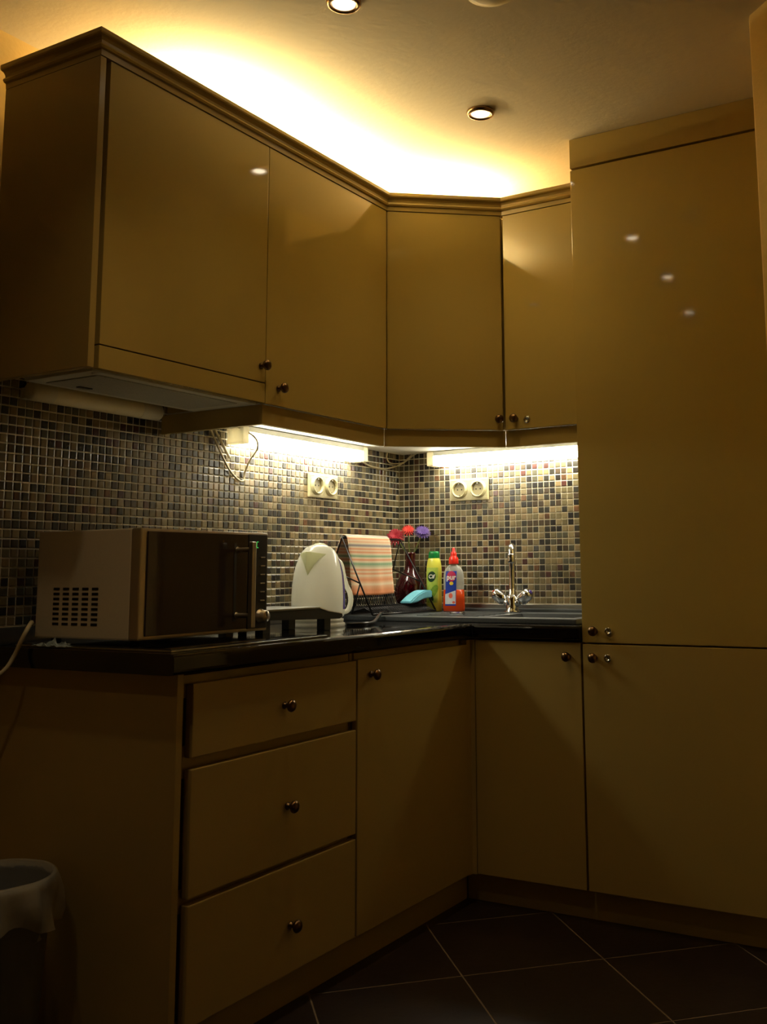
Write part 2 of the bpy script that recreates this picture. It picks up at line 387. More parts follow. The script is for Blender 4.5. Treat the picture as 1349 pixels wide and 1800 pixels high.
# ================================================================ tall cabinet
T = Thing('tall_cabinet', 'floor to ceiling cabinet with two tall doors at the right', 'cabinet', (1.37, -.27, 0))
bm = BM(); box(bm, XTALL + .002, XTALL + .02, -.508, -.02, .094, 2.505); box(bm, 1.69, 1.708, -.508, -.02, .094, 2.505); box(bm, XTALL + .02, 1.69, -.508, -.02, .094, .112); box(bm, XTALL + .02, 1.69, -.506, -.02, .83, .846); box(bm, XTALL + .02, 1.69, -.506, -.02, 2.39, 2.41)
box(bm, XTALL + .02, 1.69, -.02, -.012, .094, 2.505)
T.part('body', bm, LACQ_D)
T.part('top_filler', box(BM(), XTALL + .001, 1.708, YF + .002, YF + .02, 2.407, 2.5085, .001), LACQ_D)
d = T.part('upper_door', box(BM(), XTALL + .002, 1.706, YF, YF + .02, .8395, 2.398, .002), LACQ)
T.part('knob', knob_bm((1.076, YF, .876), (0, -1, 0)), BRASS, d); keyhole_parts(T, d, (1.120, YF, .875), (0, -1, 0))
d = T.part('lower_door', box(BM(), XTALL + .002, 1.706, YF, YF + .02, .096, .8345, .002), LACQ_D)
T.part('knob', knob_bm((1.073, YF, .794), (0, -1, 0)), BRASS, d); keyhole_parts(T, d, (1.115, YF, .793), (0, -1, 0))

# ================================================================ wall cabinets
# 1: over the hob, with the slide-out hood
T = Thing('wall_cabinet', 'first wall cabinet from the left, above the extractor hood', 'cabinet', (.22, -1.66, 1.604))
T.part('side_panel', box(BM(), .068, XU + .001, -1.975, -1.957, ZU, ZUT, .0015), LACQ_D)
T.part('filler_strip', box(BM(), .3, XU - .03, -1.9565, -1.944, ZU + .004, ZUT), LACQ_D)
bm = BM(); carcass(bm, .068, XU - .021, -1.943, -1.352, 1.605, ZUT, top=True); box(bm, .068, .076, -1.927, -1.368, 1.62, ZUT); T.part('body', bm, LACQ_D)
d = T.part('door', box(BM(), XU - .02, XU, -1.942, -1.3505, 1.6045, ZUT, .0015), LACQ)
T.part('knob', knob_bm((XU, -1.370, 1.650), (1, 0, 0)), BRASS, d)
T = Thing('range_hood', 'slim slide-out extractor hood under the first wall cabinet', 'extractor hood', (.28, -1.66, ZU))
T.part('front_strip', box(BM(), XU - .02, XU, -1.942, -1.3505, ZU + .001, 1.6015, .0015), LACQ, label='lacquered front strip matching the doors')
T.part('housing', box(BM(), .15, XU - .021, -1.943, -1.353, ZU + .004, 1.602, .002), HOODM)
T.part('underside_frame', box(BM(), .155, XU - .024, -1.940, -1.36, ZU - .003, ZU + .0045, .002), HOODM)
T.part('filter_panel', box(BM(), .185, XU - .05, -1.90, -1.41, ZU - .0055, ZU - .0025, .001), MESHM)
T.part('latch', box(BM(), .21, .225, -1.83, -1.79, ZU - .008, ZU - .005, .001), BLKP)
T.part('screw_cover', lathe(BM(), [(0, -.002), (.012, -.002), (.014, 0)], (XU - .035, -1.915, ZU - .004), (0, 0, 1), 16), HOODM)
# 2: left of the corner
T = Thing('wall_cabinet', 'second wall cabinet from the left, over the lit lamp on the left wall', 'cabinet', (.22, -1.04, ZU))
bm = BM(); carcass(bm, .036, XU - .021, -1.347, -.727, ZU + .004, ZUT, top=True); box(bm, .036, .044, -1.331, -.743, ZU + .02, ZUT - .016); T.part('body', bm, LACQ_D)
T.part('underside', box(BM(), .036, XU - .022, -1.345, -.728, ZU, ZU + .0035), UNDER)
d = T.part('door', box(BM(), XU - .02, XU, -1.3475, -.7265, ZU, ZUT, .0015), LACQ)
T.part('knob', knob_bm((XU, -1.292, 1.596), (1, 0, 0)), BRASS, d)
bm = BM(); sweep(bm, [(.012, -1.346), (XU - .012, -1.346), (XU - .012, -.722)], [(-.016, 1.487), (0, 1.487), (0, ZU - .001), (-.016, ZU - .001)]); T.part('pelmet', bm, LACQ_D)
# 3: diagonal corner cabinet
nd = Vector((P2[1] - P1[1], -(P2[0] - P1[0]))).normalized(); td = (Vector(P2) - Vector(P1)).normalized()
T = Thing('wall_cabinet', 'diagonal corner wall cabinet between the two lit lamps', 'cabinet', (.3, -.3, ZU))
q = [(Vector(P1) - nd * .021), (Vector(P2) - nd * .021)]
body = [(.036, -.03), (.036, -.726), (q[0].x - .003, -.726), (q[1].x, q[1].y + .003), (q[1].x, -.03)]
T.part('body', prism(BM(), body, ZU + .004, ZUT), LACQ_D)
T.part('underside', prism(BM(), [(x * .99 + .004, y * .99 - .003) for x, y in body], ZU, ZU + .0035), UNDER)
a, b = Vector(P1) + td * .002, Vector(P2) - td * .006
dm = BM(); prism(dm, [tuple(a), tuple(a - nd * .02), tuple(b - nd * .02), tuple(b)], ZU, ZUT); bmesh.ops.bevel(dm, geom=dm.edges[:], offset=.0015, segments=2, affect='EDGES')
d = T.part('door', dm, LACQ)
T.part('knob', knob_bm((.722, -.486, 1.5805), (nd.x, nd.y, 0)), BRASS, d)
bm = BM(); a = Vector((XU - .012, -.7215)); b = Vector((P2[0] - .004, YU + .012)); nn = Vector(((b - a).y, -(b - a).x)).normalized()
prism(bm, [tuple(a), tuple(a - nn * .016), tuple(b - nn * .016), tuple(b)], 1.487, ZU - .001); T.part('pelmet', bm, LACQ_D)
# 4: right
T = Thing('wall_cabinet', 'narrow wall cabinet with keyhole between corner cabinet and tall cabinet', 'cabinet', (.89, -.23, ZU))
bm = BM(); box(bm, .744, .76, YU + .021, -.03, ZU + .004, ZUT); box(bm, 1.01, 1.026, YU + .021, -.03, ZU + .004, ZUT); box(bm, .76, 1.01, YU + .021, -.03, ZU + .004, ZU + .02); box(bm, .76, 1.01, YU + .021, -.03, ZUT - .016, ZUT); T.part('body', bm, LACQ_D)
T.part('underside', box(BM(), .745, 1.026, YU + .022, -.03, ZU, ZU + .0035), UNDER)
d = T.part('door', box(BM(), .7435, 1.0275, YU, YU + .02, ZU, ZUT, .0015), LACQ)
T.part('knob', knob_bm((.784, YU, 1.581), (0, -1, 0)), BRASS, d); keyhole_parts(T, d, (.825, YU, 1.575), (0, -1, 0))
T.part('pelmet', box(BM(), P2[0] - .003, 1.0275, YU + .012, YU + .028, 1.487, ZU - .001, .001), LACQ_D)
# crown moulding
prof = [(-.03, 2.3135), (.003, 2.3135), (.004, 2.328), (.010, 2.330), (.013, 2.335), (.011, 2.340), (.006, 2.343), (.007, 2.350), (.012, 2.356), (.020, 2.3585), (.022, 2.362), (.022, 2.372), (.019, 2.374), (-.03, 2.374)]
bm = sweep(BM(), [(.068, -1.972), (XU, -1.972), P1, P2, (XTALL - .001, YU)], prof)
single('cornice', bm, LACQ_D, 'stepped crown moulding running along the top of all wall cabinets', 'moulding')

# ================================================================ lamps
def lamp_box(T, along, a0, a1, off, z0, z1, lit, cap=.03):
    """a strip light; along = 'y' (left wall) or 'x' (back wall); off = (near wall, front)"""
    def bx(p, q, o0, o1, zz0, zz1, bev):
        return box(BM(), o0, o1, p, q, zz0, zz1, bev) if along == 'y' else box(BM(), p, q, -o1, -o0, zz0, zz1, bev)
    T.part('end_cap', bx(a0, a0 + cap, off[0], off[1] + .002, z0 - .002, z1, .006), WHITEP)
    T.part('end_cap', bx(a1 - cap, a1, off[0], off[1] + .002, z0 - .002, z1, .006), WHITEP)
    T.part('housing', bx(a0 + cap, a1 - cap, off[0], off[1], z0 + .038, z1, .002), LAMPW)
    T.part('diffuser', bx(a0 + cap, a1 - cap, off[0] + .004, off[1], z0, z0 + .0375, .008), TUBE if lit else LAMPOFF)
T = Thing('under_cabinet_lamp', 'lit strip lamp on the left wall under the second wall cabinet', 'lamp', (.05, -.7, 1.487))
lamp_box(T, 'y', -1.062, -.35, (.016, .085), 1.487, 1.543, True)
T = Thing('under_cabinet_lamp', 'lit strip lamp on the back wall above the sink', 'lamp', (.55, -.05, 1.487))
lamp_box(T, 'x', .19, .985, (.016, .085), 1.487, 1.543, True)
T = Thing('under_cabinet_lamp', 'unlit rounded cream strip lamp under the extractor hood', 'lamp', (.07, -1.63, 1.514))
pr = [(-1.862, .016), (-1.858, .024), (-1.80, .0265)]
T.part('end_cap', lathe(BM(), [(0, 0), (.019, 0), (.0245, .006), (.0262, .07)], (.07, -1.862, 1.539), (0, 1, 0), 24), WHITEP)
T.part('diffuser', lathe(BM(), [(.0252, 0), (.0252, .30)], (.07, -1.792, 1.539), (0, 1, 0), 24), LAMPOFF)
T.part('end_cap', lathe(BM(), [(.0262, 0), (.0245, .074), (.019, .08), (0, .08)], (.07, -1.492, 1.539), (0, 1, 0), 24), WHITEP)
T.part('mounting_plate', box(BM(), .008, .05, -1.84, -1.44, 1.525, 1.555, .002), WHITEP)
# cove tubes lying on top of the wall cabinets, hidden behind the cornice
def cove(a, b, label):
    a, b = Vector(a), Vector(b); d = b - a; c = (a + b) / 2
    T = Thing('cove_lamp', label, 'lamp', (c.x, c.y, ZUT + .001), math.atan2(d.y, d.x))
    L = d.length
    T.part('housing', box(BM(), -L / 2, L / 2, -.02, .02, 0, .018, .002), LAMPW, local=True)
    T.part('tube', lathe(BM(), [(0, 0), (.011, 0), (.011, L - .04), (0, L - .04)], (-L / 2 + .02, 0, .032), (1, 0, 0), 12), COVET, local=True)
    ld = bpy.data.lights.new('cove_glow', 'AREA'); ld.shape = 'RECTANGLE'; ld.size = L - .04; ld.size_y = .03; ld.energy = COVE_W * L; ld.color = COVE_C
    lo = bpy.data.objects.new('cove_glow', ld); COL.objects.link(lo); lo.parent = T.e; lo.location = (0, 0, .047); lo.rotation_euler = (PI, 0, 0)
cove((.22, -1.55), (.22, -1.10), 'tube lamp on top of the first wall cabinet behind the cornice')
cove((.22, -1.06), (.22, -.56), 'tube lamp on top of the second wall cabinet behind the cornice')
cove((.30, -.50), (.56, -.26), 'tube lamp on top of the corner cabinet behind the cornice')
# ceiling downlights
def downlight(x, y, label):
    T = Thing('downlight', label, 'ceiling light', (x, y, ZC))
    T.part('ring', lathe(BM(), [(.044, .0), (.045, -.004), (.041, -.012), (.035, -.013), (.032, -.008), (.031, .0)], (x, y, ZC - .0005), (0, 0, 1), 28), RINGM)
    T.part('reflector', lathe(BM(), [(.031, -.002), (.030, -.008), (.02, -.006), (.012, -.004)], (x, y, ZC - .001), (0, 0, 1), 28), REFL)
    T.part('bulb', lathe(BM(), [(.022, -.002), (.0215, -.007), (.012, -.0095), (0, -.010)], (x, y, ZC - .001), (0, 0, 1), 20), BULB)
    ld = bpy.data.lights.new('beam', 'SPOT'); ld.energy = SPOT_W * 12.5; ld.color = SPOT_C; ld.spot_size = math.radians(100); ld.spot_blend = .9; ld.shadow_soft_size = .025
    lo = bpy.data.objects.new('beam', ld); COL.objects.link(lo); lo.parent = T.e; lo.location = (0, 0, -.016)
downlight(.874, -.871, 'lit round downlight in the ceiling nearest the corner cabinet')
downlight(.870, -1.600, 'lit round downlight cut by the top edge of the photo')
downlight(.815, -2.264, 'lit round downlight behind the viewer, mirrored in the tall door, second from the top')
downlight(.700, -3.008, 'lit round downlight behind the viewer, mirrored lowest in the tall door')
T = Thing('ceiling_detector', 'round cream ceiling fitting, unlit, at the top edge right of the lights', 'ceiling fitting', (1.228, -1.478, ZC))
T.part('base', lathe(BM(), [(.075, 0), (.075, -.006), (.068, -.010)], (1.228, -1.478, ZC - .0005), (0, 0, 1), 36), WHITEP)
T.part('cover', lathe(BM(), [(.066, -.008), (.062, -.024), (.04, -.032), (0, -.033)], (1.228, -1.478, ZC - .0005), (0, 0, 1), 36), WHITEP)

# ================================================================ sockets
def socket(label, c, wall):
    T = Thing('wall_socket', label, 'socket', c)
    rot = Matrix.Rotation(PI / 2, 4, 'X') if wall == 'back' else Matrix.Rotation(PI / 2, 4, 'Z') @ Matrix.Rotation(PI / 2, 4, 'X')
    def P(name, bm, m, parent=None):
        bmesh.ops.transform(bm, matrix=rot, verts=bm.verts[:]); return T.part(name, bm, m, parent, local=True)
    P('frame_plate', box(BM(), -.086, .086, -.044, .044, -.0085, .0015, .003), SOCK)
    for sx in (-.0425, .0425):
        i = P('socket_insert', lathe(BM(), [(.036, .0012), (.0355, .0045), (.0335, .0048), (.0325, .0105), (.0300, .0125), (.0275, .0120), (.0262, .0018)], (sx, 0, 0), (0, 0, 1), 32), SOCK)
        b2 = BM()
        for q in (-1, 1): box(b2, sx + q * .0385 - .0006, sx + q * .0385 + .0006, -.036, .036, .001, .0024); box(b2, sx - .0385, sx + .0385, q * .036 - .0006, q * .036 + .0006, .001, .0024)
        P('bezel', b2, SOCK, i)
        P('recess', lathe(BM(), [(.0265, .0019), (0, .0019)], (sx, 0, 0), (0, 0, 1), 28), SOCK_SHADE, i, )
        for dx in (-.0095, .0095): P('pin_hole', lathe(BM(), [(.0032, .0022), (0, .0023)], (sx + dx, 0, 0), (0, 0, 1), 12), HOLE, i)
        for dy in (-.0235, .0235): P('earth_clip', box(BM(), sx - .003, sx + .003, dy - .0014, dy + .0014, .0018, .0095), STEEL, i)
socket('ivory double socket on the left wall under its lit lamp', (.0155, -.537, 1.383), 'left')
socket('ivory double socket on the back wall left of the faucet', (.345, -.0155, 1.389), 'back')

# ================================================================ cords on the walls
def cord(label, pts, r, m=CABLE, name='power_cord'):
    return single(name, tube(BM(), spline(pts, 6), r, 6), m, label, 'cord')
cord('looping cream cord hanging on the tiles left of the lit left lamp', [(.02, -1.157, 1.545), (.014, -1.06, 1.42), (.013, -1.005, 1.376), (.014, -.975, 1.372), (.016, -.972, 1.40), (.05, -.985, 1.44), (.094, -1.0, 1.475), (.094, -1.02, 1.51), (.06, -1.075, 1.545)], .0036)
cord('short cut cream cord beside the longer looping cord', [(.026, -1.150, 1.548), (.018, -1.09, 1.49), (.014, -1.045, 1.443)], .0048)
cord('thin white cord sagging across the wall corner between both lit lamps', [(.04, -.352, 1.502), (.02, -.25, 1.485), (.018, -.16, 1.480), (.018, -.09, 1.488), (.03, -.018, 1.512), (.075, -.014, 1.54), (.10, -.02, 1.549)], .0032)
cord('short white cord loop hanging from the cabinet at the wall corner', [(.02, -.115, 1.549), (.017, -.115, 1.525), (.017, -.085, 1.508), (.03, -.02, 1.514), (.06, -.016, 1.535), (.08, -.02, 1.549)], .0028)

# ================================================================ cooktop
T = Thing('cooktop', 'flat black ceramic cooktop under the microwave', 'cooktop', (.34, -1.58, ZT))
T.part('trim_frame', box(BM(), .075, .605, -1.868, -1.292, ZT + .0002, ZT + .005, .0015), STEEL)
T.part('glass', box(BM(), .081, .599, -1.862, -1.298, ZT + .003, ZT + .0075, .0015), GLASSBLK)

# ================================================================ sink
T = Thing('sink', 'charcoal inset sink with drainer along the back wall', 'sink', (.5, -.27, ZT))
X0, X1, Y0, Y1, ZS = .055, 1.004, -.512, -.040, ZT + .017
bm = BM()
hx0, hx1, hy0, hy1 = .64, .955, -.42, -.16
box(bm, X0, hx0, Y0, Y1, ZT + .0003, ZS, .004)
for x0, x1, y0, y1 in ((hx0 - .004, hx1 + .004, Y0, hy0), (hx0 - .004, hx1 + .004, hy1, Y1), (hx1, X1, Y0, Y1)): box(bm, x0, x1, y0, y1, ZT + .0003, ZS, .004)
T.part('rim', bm, SINKM)
bm = BM()
for i in range(9):
    y = -.44 + i * .042
    box(bm, .36, hx0 - .035, y, y + .012, ZS - .0005, ZS + .0025, .001)
T.part('drainer_ridges', bm, SINKM)
bm = BM(); d = .15
v = [[bm.verts.new((x, y, z)) for x, y in ((hx0 + k, hy0 + k), (hx1 - k, hy0 + k), (hx1 - k, hy1 - k), (hx0 + k, hy1 - k))] for k, z in ((0, ZS - .002), (.004, ZS - .02), (.02, ZS - d), (.03, ZS - d - .004))]
for A, B in zip(v, v[1:]):
    for k in range(4): bm.faces.new((A[k], A[(k + 1) % 4], B[(k + 1) % 4], B[k]))
bm.faces.new(v[-1][::-1])
T.part('bowl', bm, SINKM)
T.part('waste', lathe(BM(), [(0, .002), (.035, .002), (.04, 0)], (.80, -.29, ZS - d - .004), (0, 0, 1), 24), CHROME)
T.part('back_ledge', box(BM(), X0, X1, Y1 + .001, Y1 + .020, ZT + .0003, ZS + .012, .004), SINKM)
sx, sy = .482, -.36
T.part('drain_control', box(BM(), sx - .026, sx + .026, sy - .012, sy + .012, ZS - .0005, ZS + .012, .004), CHROME, label='small copper-tinted chrome drain control')

# faucet
T = Thing('faucet', 'chrome mixer faucet with two handles behind the sink bowl', 'faucet', (.569, -.095, ZS))
fx, fy = .569, -.095
T.part('body', lathe(BM(), [(0, 0), (.030, 0), (.031, .004), (.0245, .009), (.0225, .03), (.0235, .052), (.020, .062), (.0125, .068), (.0125, .085), (.010, .088), (0, .088)], (fx, fy, ZS), (0, 0, 1), 24), CHROME)
sp = T.part('spout', tube(BM(), spline([(fx, fy, ZS + .07), (fx + .001, fy - .001, ZS + .14), (fx + .007, fy - .01, ZS + .20), (fx + .018, fy - .03, ZS + .236), (fx + .032, fy - .06, ZS + .246), (fx + .042, fy - .085, ZS + .234), (fx + .047, fy - .095, ZS + .208)], 6), [.0118] * 37, 14), CHROME)
T.part('aerator', lathe(BM(), [(0, -.022), (.0125, -.022), (.0135, -.018), (.0135, .008), (.011, .012), (0, .012)], (fx + .047, fy - .096, ZS + .205), (.05, -.12, 1), 18), CHROME, sp)
for s in (-1, 1):
    ax = Vector((.86 * s, -.0, .62)).normalized()
    h_ = T.part('handle', lathe(BM(), [(0, .008), (.015, .008), (.0155, .03), (.013, .034), (.013, .038), (.018, .041), (.024, .05), (.0245, .083), (.021, .092), (.012, .095), (0, .095)], (fx, fy, ZS + .020), ax, 8), CHROME)
    T.part('temperature_dot', lathe(BM(), [(.009, .0952), (.008, .098), (0, .0985)], (fx, fy, ZS + .020), ax, 14), REDP if s < 0 else PURPLE, h_, label='red marker cap' if s < 0 else 'blue marker cap')

# ================================================================ microwave
MX, MX0, MY0, MY1, MZ0, MZ1 = .45, .088, -1.822, -1.362, .912, 1.176
T = Thing('microwave', 'silver microwave with dark glass door on the cooktop', 'microwave', (.27, -1.59, MZ0))
T.part('casing', box(BM(), MX0, MX - .03, MY0, MY1, MZ0, MZ1, .004), MWB)
T.part('front_frame', box(BM(), MX - .0315, MX, MY0, MY1, MZ0, MZ1, .004), MWS)
yd = -1.446
d = T.part('door', box(BM(), MX - .002, MX + .004, MY0 + .020, yd - .002, MZ0 + .009, MZ1 - .007, .0015), MWG, label='dark mirror glass door')
T.part('door_strip', box(BM(), MX + .0035, MX + .0048, -1.502, -1.492, MZ0 + .03, MZ1 - .03), BLKP, d)
h_ = T.part('handle', box(BM(), MX + .049, MX + .063, -1.497, -1.481, MZ0 + .014, MZ1 - .028, .003), MWS, d)
for z in (MZ1 - .048, MZ0 + .045):
    T.part('handle_post', lathe(BM(), [(.009, 0), (.0075, .003), (.0062, .006), (.0062, .047)], (MX + .0035, -1.489, z), (1, 0, 0), 14), MWS, d)
cp = T.part('control_panel', box(BM(), MX - .002, MX + .004, yd + .002, MY1 - .006, MZ0 + .007, MZ1 - .006, .0015), MWP)
for k in range(6): T.part('button', box(BM(), MX + .0035, MX + .0065, -1.397, -1.379, 1.107 - k * .0232, 1.1105 - k * .0232, .001), MWS, cp)
bm = BM()
for yy, zz, dy, dz in ((-1.424, 1.141, .007, .002), (-1.424, 1.149, .007, .002), (-1.4275, 1.145, .002, .006), (-1.4195, 1.137, .002, .007), (-1.413, 1.1455, .002, .007), (-1.413, 1.138, .002, .006), (-1.4095, 1.1505, .006, .002), (-1.4095, 1.135, .006, .002)):
    box(bm, MX + .004, MX + .0048, yy - dy / 2, yy + dy / 2, zz - dz / 2, zz + dz / 2)
T.part('display', bm, GREEN, cp, label='small green glowing display')
k = T.part('dial', lathe(BM(), [(.0195, 0), (.0195, .004), (.0165, .006), (.0155, .022), (.0135, .025), (0, .025)], (MX + .003, -1.394, .951), (1, 0, 0), 24), MWS, cp)
T.part('dial_pointer', box(BM(), MX + .0275, MX + .0295, -1.3955, -1.3925, .951, .964), BLKP, k)
bm = BM()
for i in range(5):
    for j in range(8):
        x = .152 + i * .0345; z = .944 + j * .0122
        box(bm, x, x + .022, MY0 - .0006, MY0 + .002, z, z + .0062)
T.part('vent_slots', bm, BLKP)
for x in (.12, .40):
    for y in (MY0 + .04, MY1 - .04): T.part('foot', lathe(BM(), [(0, 0), (.012, 0), (.013, .0112), (0, .0112)], (x, y, ZT + .0077), (0, 0, 1), 14), BLKP)
T.part('top_seam', box(BM(), MX - .06, MX - .02, MY0 + .02, MY0 + .07, MZ1 - .001, MZ1 + .0015, .0007), MWS)
cord('white microwave cord falling over the left end of the worktop', [(.10, -1.84, .945), (.13, -1.866, .952), (.16, -1.90, .938), (.155, -1.912, .910), (.14, -1.918, .875), (.128, -1.94, .838), (.09, -1.99, .80), (.05, -2.06, .77)], .0055)

# crumpled clear wrap at the worktop end
bm = BM(); bmesh.ops.create_grid(bm, x_segments=14, y_segments=10, size=.5)
rr = random.Random(3)
for v in bm.verts:
    v.co = Vector((v.co.x * .13, v.co.y * .05, .004 + abs(rr.gauss(0, .006)) * (1 - abs(v.co.x) * 1.6)))
    v.co += Vector((.215, -1.862, ZT))
o = single('plastic_wrap', bm, FOIL, 'crumpled clear plastic wrap at the left worktop end beside the microwave', 'wrap')

# ================================================================ kitchen scale
T = Thing('kitchen_scale', 'flat grey topped black kitchen scale between microwave and kettle', 'kitchen scale', (.34, -1.15, ZT))
sec = [(-1.345, .936), (-.99, .926), (-.975, .932), (-.978, .940), (-1.05, .950), (-1.09, .960), (-1.345, .960)]     # (y, z)
def side_prism(sec, x0, x1):
    bm = BM(); a = [bm.verts.new((x0, y, z)) for y, z in sec]; b = [bm.verts.new((x1, y, z)) for y, z in sec]; n = len(sec)
    bm.faces.new(a); bm.faces.new(b[::-1])
    for i in range(n): bm.faces.new((a[i], b[i], b[(i + 1) % n], a[(i + 1) % n]))
    bmesh.ops.recalc_face_normals(bm, faces=bm.faces[:]); return bm
T.part('body', side_prism(sec, .25, .425), BLKP)
T.part('weighing_plate', box(BM(), .247, .428, -1.345, -1.093, .9595, .9655, .002), STEEL)
bm = side_prism([(-1.09, .9605), (-1.05, .9505), (-.979, .9405), (-.979, .9425), (-1.05, .9530), (-1.09, .9635)], .249, .427); p = T.part('control_strip', bm, MWB)
for i in range(3):
    for j in range(2):
        y = -1.07 + i * .03; z = .9575 - (i * .03) * .2
        T.part('key', box(BM(), .30 + j * .06, .33 + j * .06, y - .008, y + .008, z, z + .0045, .001), STEEL, p)
for x in (.27, .405):
    for y in (-1.325, -1.045): T.part('foot', box(BM(), x - .014, x + .014, y - .016, y + .016, ZT, .935, .002), BLKP)

# ================================================================ kettle
KX, KY = .25, -.87; kz = ZT
ka = math.atan2(-3.55 + .87, 2.29 - .25) - math.radians(25)      # spout direction (towards the viewer, swung left)
T = Thing('kettle', 'white jug kettle with violet gauge on its power base', 'kettle', (KX, KY, kz), ka)
T.part('power_base', lathe(BM(), [(0, 0), (.086, 0), (.089, .003), (.088, .010), (.080, .015), (.083, .017), (.083, .024), (.07, .027), (0, .027)], (0, 0, 0), (0, 0, 1), 40), KETW, local=True)
b = T.part('jug', lathe(BM(), [(0, .028), (.078, .028), (.084, .034), (.0865, .05), (.087, .09), (.085, .13), (.080, .17), (.0725, .20), (.062, .228), (.052, .244), (.05, .246)], (0, 0, 0), (0, 0, 1), 48), KETW, local=True)
T.part('lid', lathe(BM(), [(.0495, .245), (.044, .252), (.03, .260), (.015, .264), (0, .265)], (0, 0, 0), (0, 0, 1), 40, sx=1.0), KETW, local=True)
T.part('lid_tab', lathe(BM(), [(0, .012), (.012, .010), (.02, .004), (.021, 0)], (-.008, 0, .2575), (0, 0, 1), 20, sx=.8, sy=1.3), KETL, local=True)
bm = BM()                                                          # V spout
top = [bm.verts.new(c) for c in ((.042, -.046, .232), (.086, -.016, .238), (.096, 0, .239), (.086, .016, .238), (.042, .046, .232))]
mid = [bm.verts.new(c) for c in ((.062, -.026, .205), (.088, -.009, .205), (.094, 0, .205), (.088, .009, .205), (.062, .026, .205))]
bot = bm.verts.new((.0805, 0, .163))
for i in range(4): bm.faces.new((top[i], top[i + 1], mid[i + 1], mid[i])); bm.faces.new((mid[i], mid[i + 1], bot))
bm.faces.new(top[::-1])
bmesh.ops.recalc_face_normals(bm, faces=bm.faces[:])
T.part('spout', bm, KETL, local=True)
HA = math.radians(143)                                             # the handle sits to the right, seen from the sink's front
hp = spline([(.066, 0, .216), (.084, 0, .198), (.094, 0, .160), (.104, 0, .130), (.118, 0, .105), (.121, 0, .075), (.110, 0, .048), (.083, 0, .040)], 6)
bm = tube(BM(), hp, .0075, 12); bmesh.ops.scale(bm, vec=(1, 1.5, 1), verts=bm.verts[:]); bmesh.ops.rotate(bm, matrix=Matrix.Rotation(HA, 3, 'Z'), verts=bm.verts[:]); T.part('handle', bm, KETW, local=True)
def radius(z):
    P_ = [(.028, .078), (.05, .0865), (.09, .087), (.13, .085), (.17, .080), (.20, .0725), (.228, .062), (.25, .05)]
    for (a, ra), (c, rc) in zip(P_, P_[1:]):
        if a <= z <= c: return ra + (rc - ra) * (z - a) / (c - a)
    return .05
for s, nm in ((math.radians(99), 'water_gauge'), (math.radians(176), 'water_gauge')):
    bm = BM(); prev = None
    for k in range(13):
        z = .055 + k * .0135; wd = .15 * (1 - (k / 14) ** 3)
        row = [bm.verts.new(((radius(z) + .0012) * math.cos(a), (radius(z) + .0012) * math.sin(a), z)) for a in [s + t * wd for t in (-1, -.5, 0, .5, 1)]]
        if prev:
            for i in range(4): bm.faces.new((prev[i], prev[i + 1], row[i + 1], row[i]))
        prev = row
    bmesh.ops.recalc_face_normals(bm, faces=bm.faces[:]); T.part(nm, smooth(bm), PURPLE, local=True, label='violet water gauge strip')
T.part('switch', box(BM(), -.088, -.080, -.012, .012, .03, .045, .003), PURPLE, local=True)
cord('black kettle cord curving on the worktop beside the kettle base', [(.335, -.83, ZT + .006), (.37, -.78, ZT + .006), (.36, -.72, ZT + .006), (.32, -.64, ZT + .010), (.29, -.575, ZT + .022), (.275, -.54, ZT + .028)], .0062, WIRE)

# ================================================================ dish rack
ya, yb = -.565, -.178          # apex bar ends
yfa, yfb = -.580, -.150        # foot rail ends
xa, za, xf, zf, xb = .122, 1.190, .266, ZS + .007, .022
T = Thing('dish_rack', 'folding black wire dish rack standing on the drainer', 'dish rack', (.14, -.36, ZS))
WR = .0036
T.part('top_bar', tube(BM(), [(xa, ya, za), (xa, yb, za)], WR, 8), WIRE)
for y0, y1 in ((ya, yfa), (yb, yfb)):
    T.part('end_frame', tube(BM(), [(xf, y1, zf), (xa, y0, za), (xb, y1, zf)], WR, 8), WIRE)
    s = lambda t, x_: (xa + (x_ - xa) * t, y0 + (y1 - y0) * t, za + (zf - za) * t)
    T.part('brace', tube(BM(), [s(.60, xf), s(.42, xb)], .0028, 6), WIRE)
    T.part('strut', tube(BM(), [s(.60, xf), (.175, y1 + .004, zf + .002)], .0028, 6), WIRE)
T.part('foot_rail', tube(BM(), [(xf, yfa, zf), (xf, yfb, zf)], WR, 8), WIRE)
T.part('foot_rail', tube(BM(), [(xb, yfa, zf), (xb, yfb, zf)], WR, 8), WIRE)
zr = ZS + .040
for x_ in (.10, .215): T.part('tray_rail', tube(BM(), [(x_, yfa + .01, zr - .012), (x_, yfb - .006, zr - .012)], .0026, 6), WIRE)
ns = 27
for k in range(ns):
    y = yfa + .018 + k * (yfb - yfa - .034) / (ns - 1)
    T.part('wire', tube(BM(), [(xf - .002, y, zf + .003), (.22, y, zr - .010), (.17, y, zr - .022), (.10, y, zr - .010), (.07, y, zr + .055), (.058, y, zr + .065), (.046, y, zr + .055), (xb + .002, y, zf + .003)], .0016, 5), WIRE)

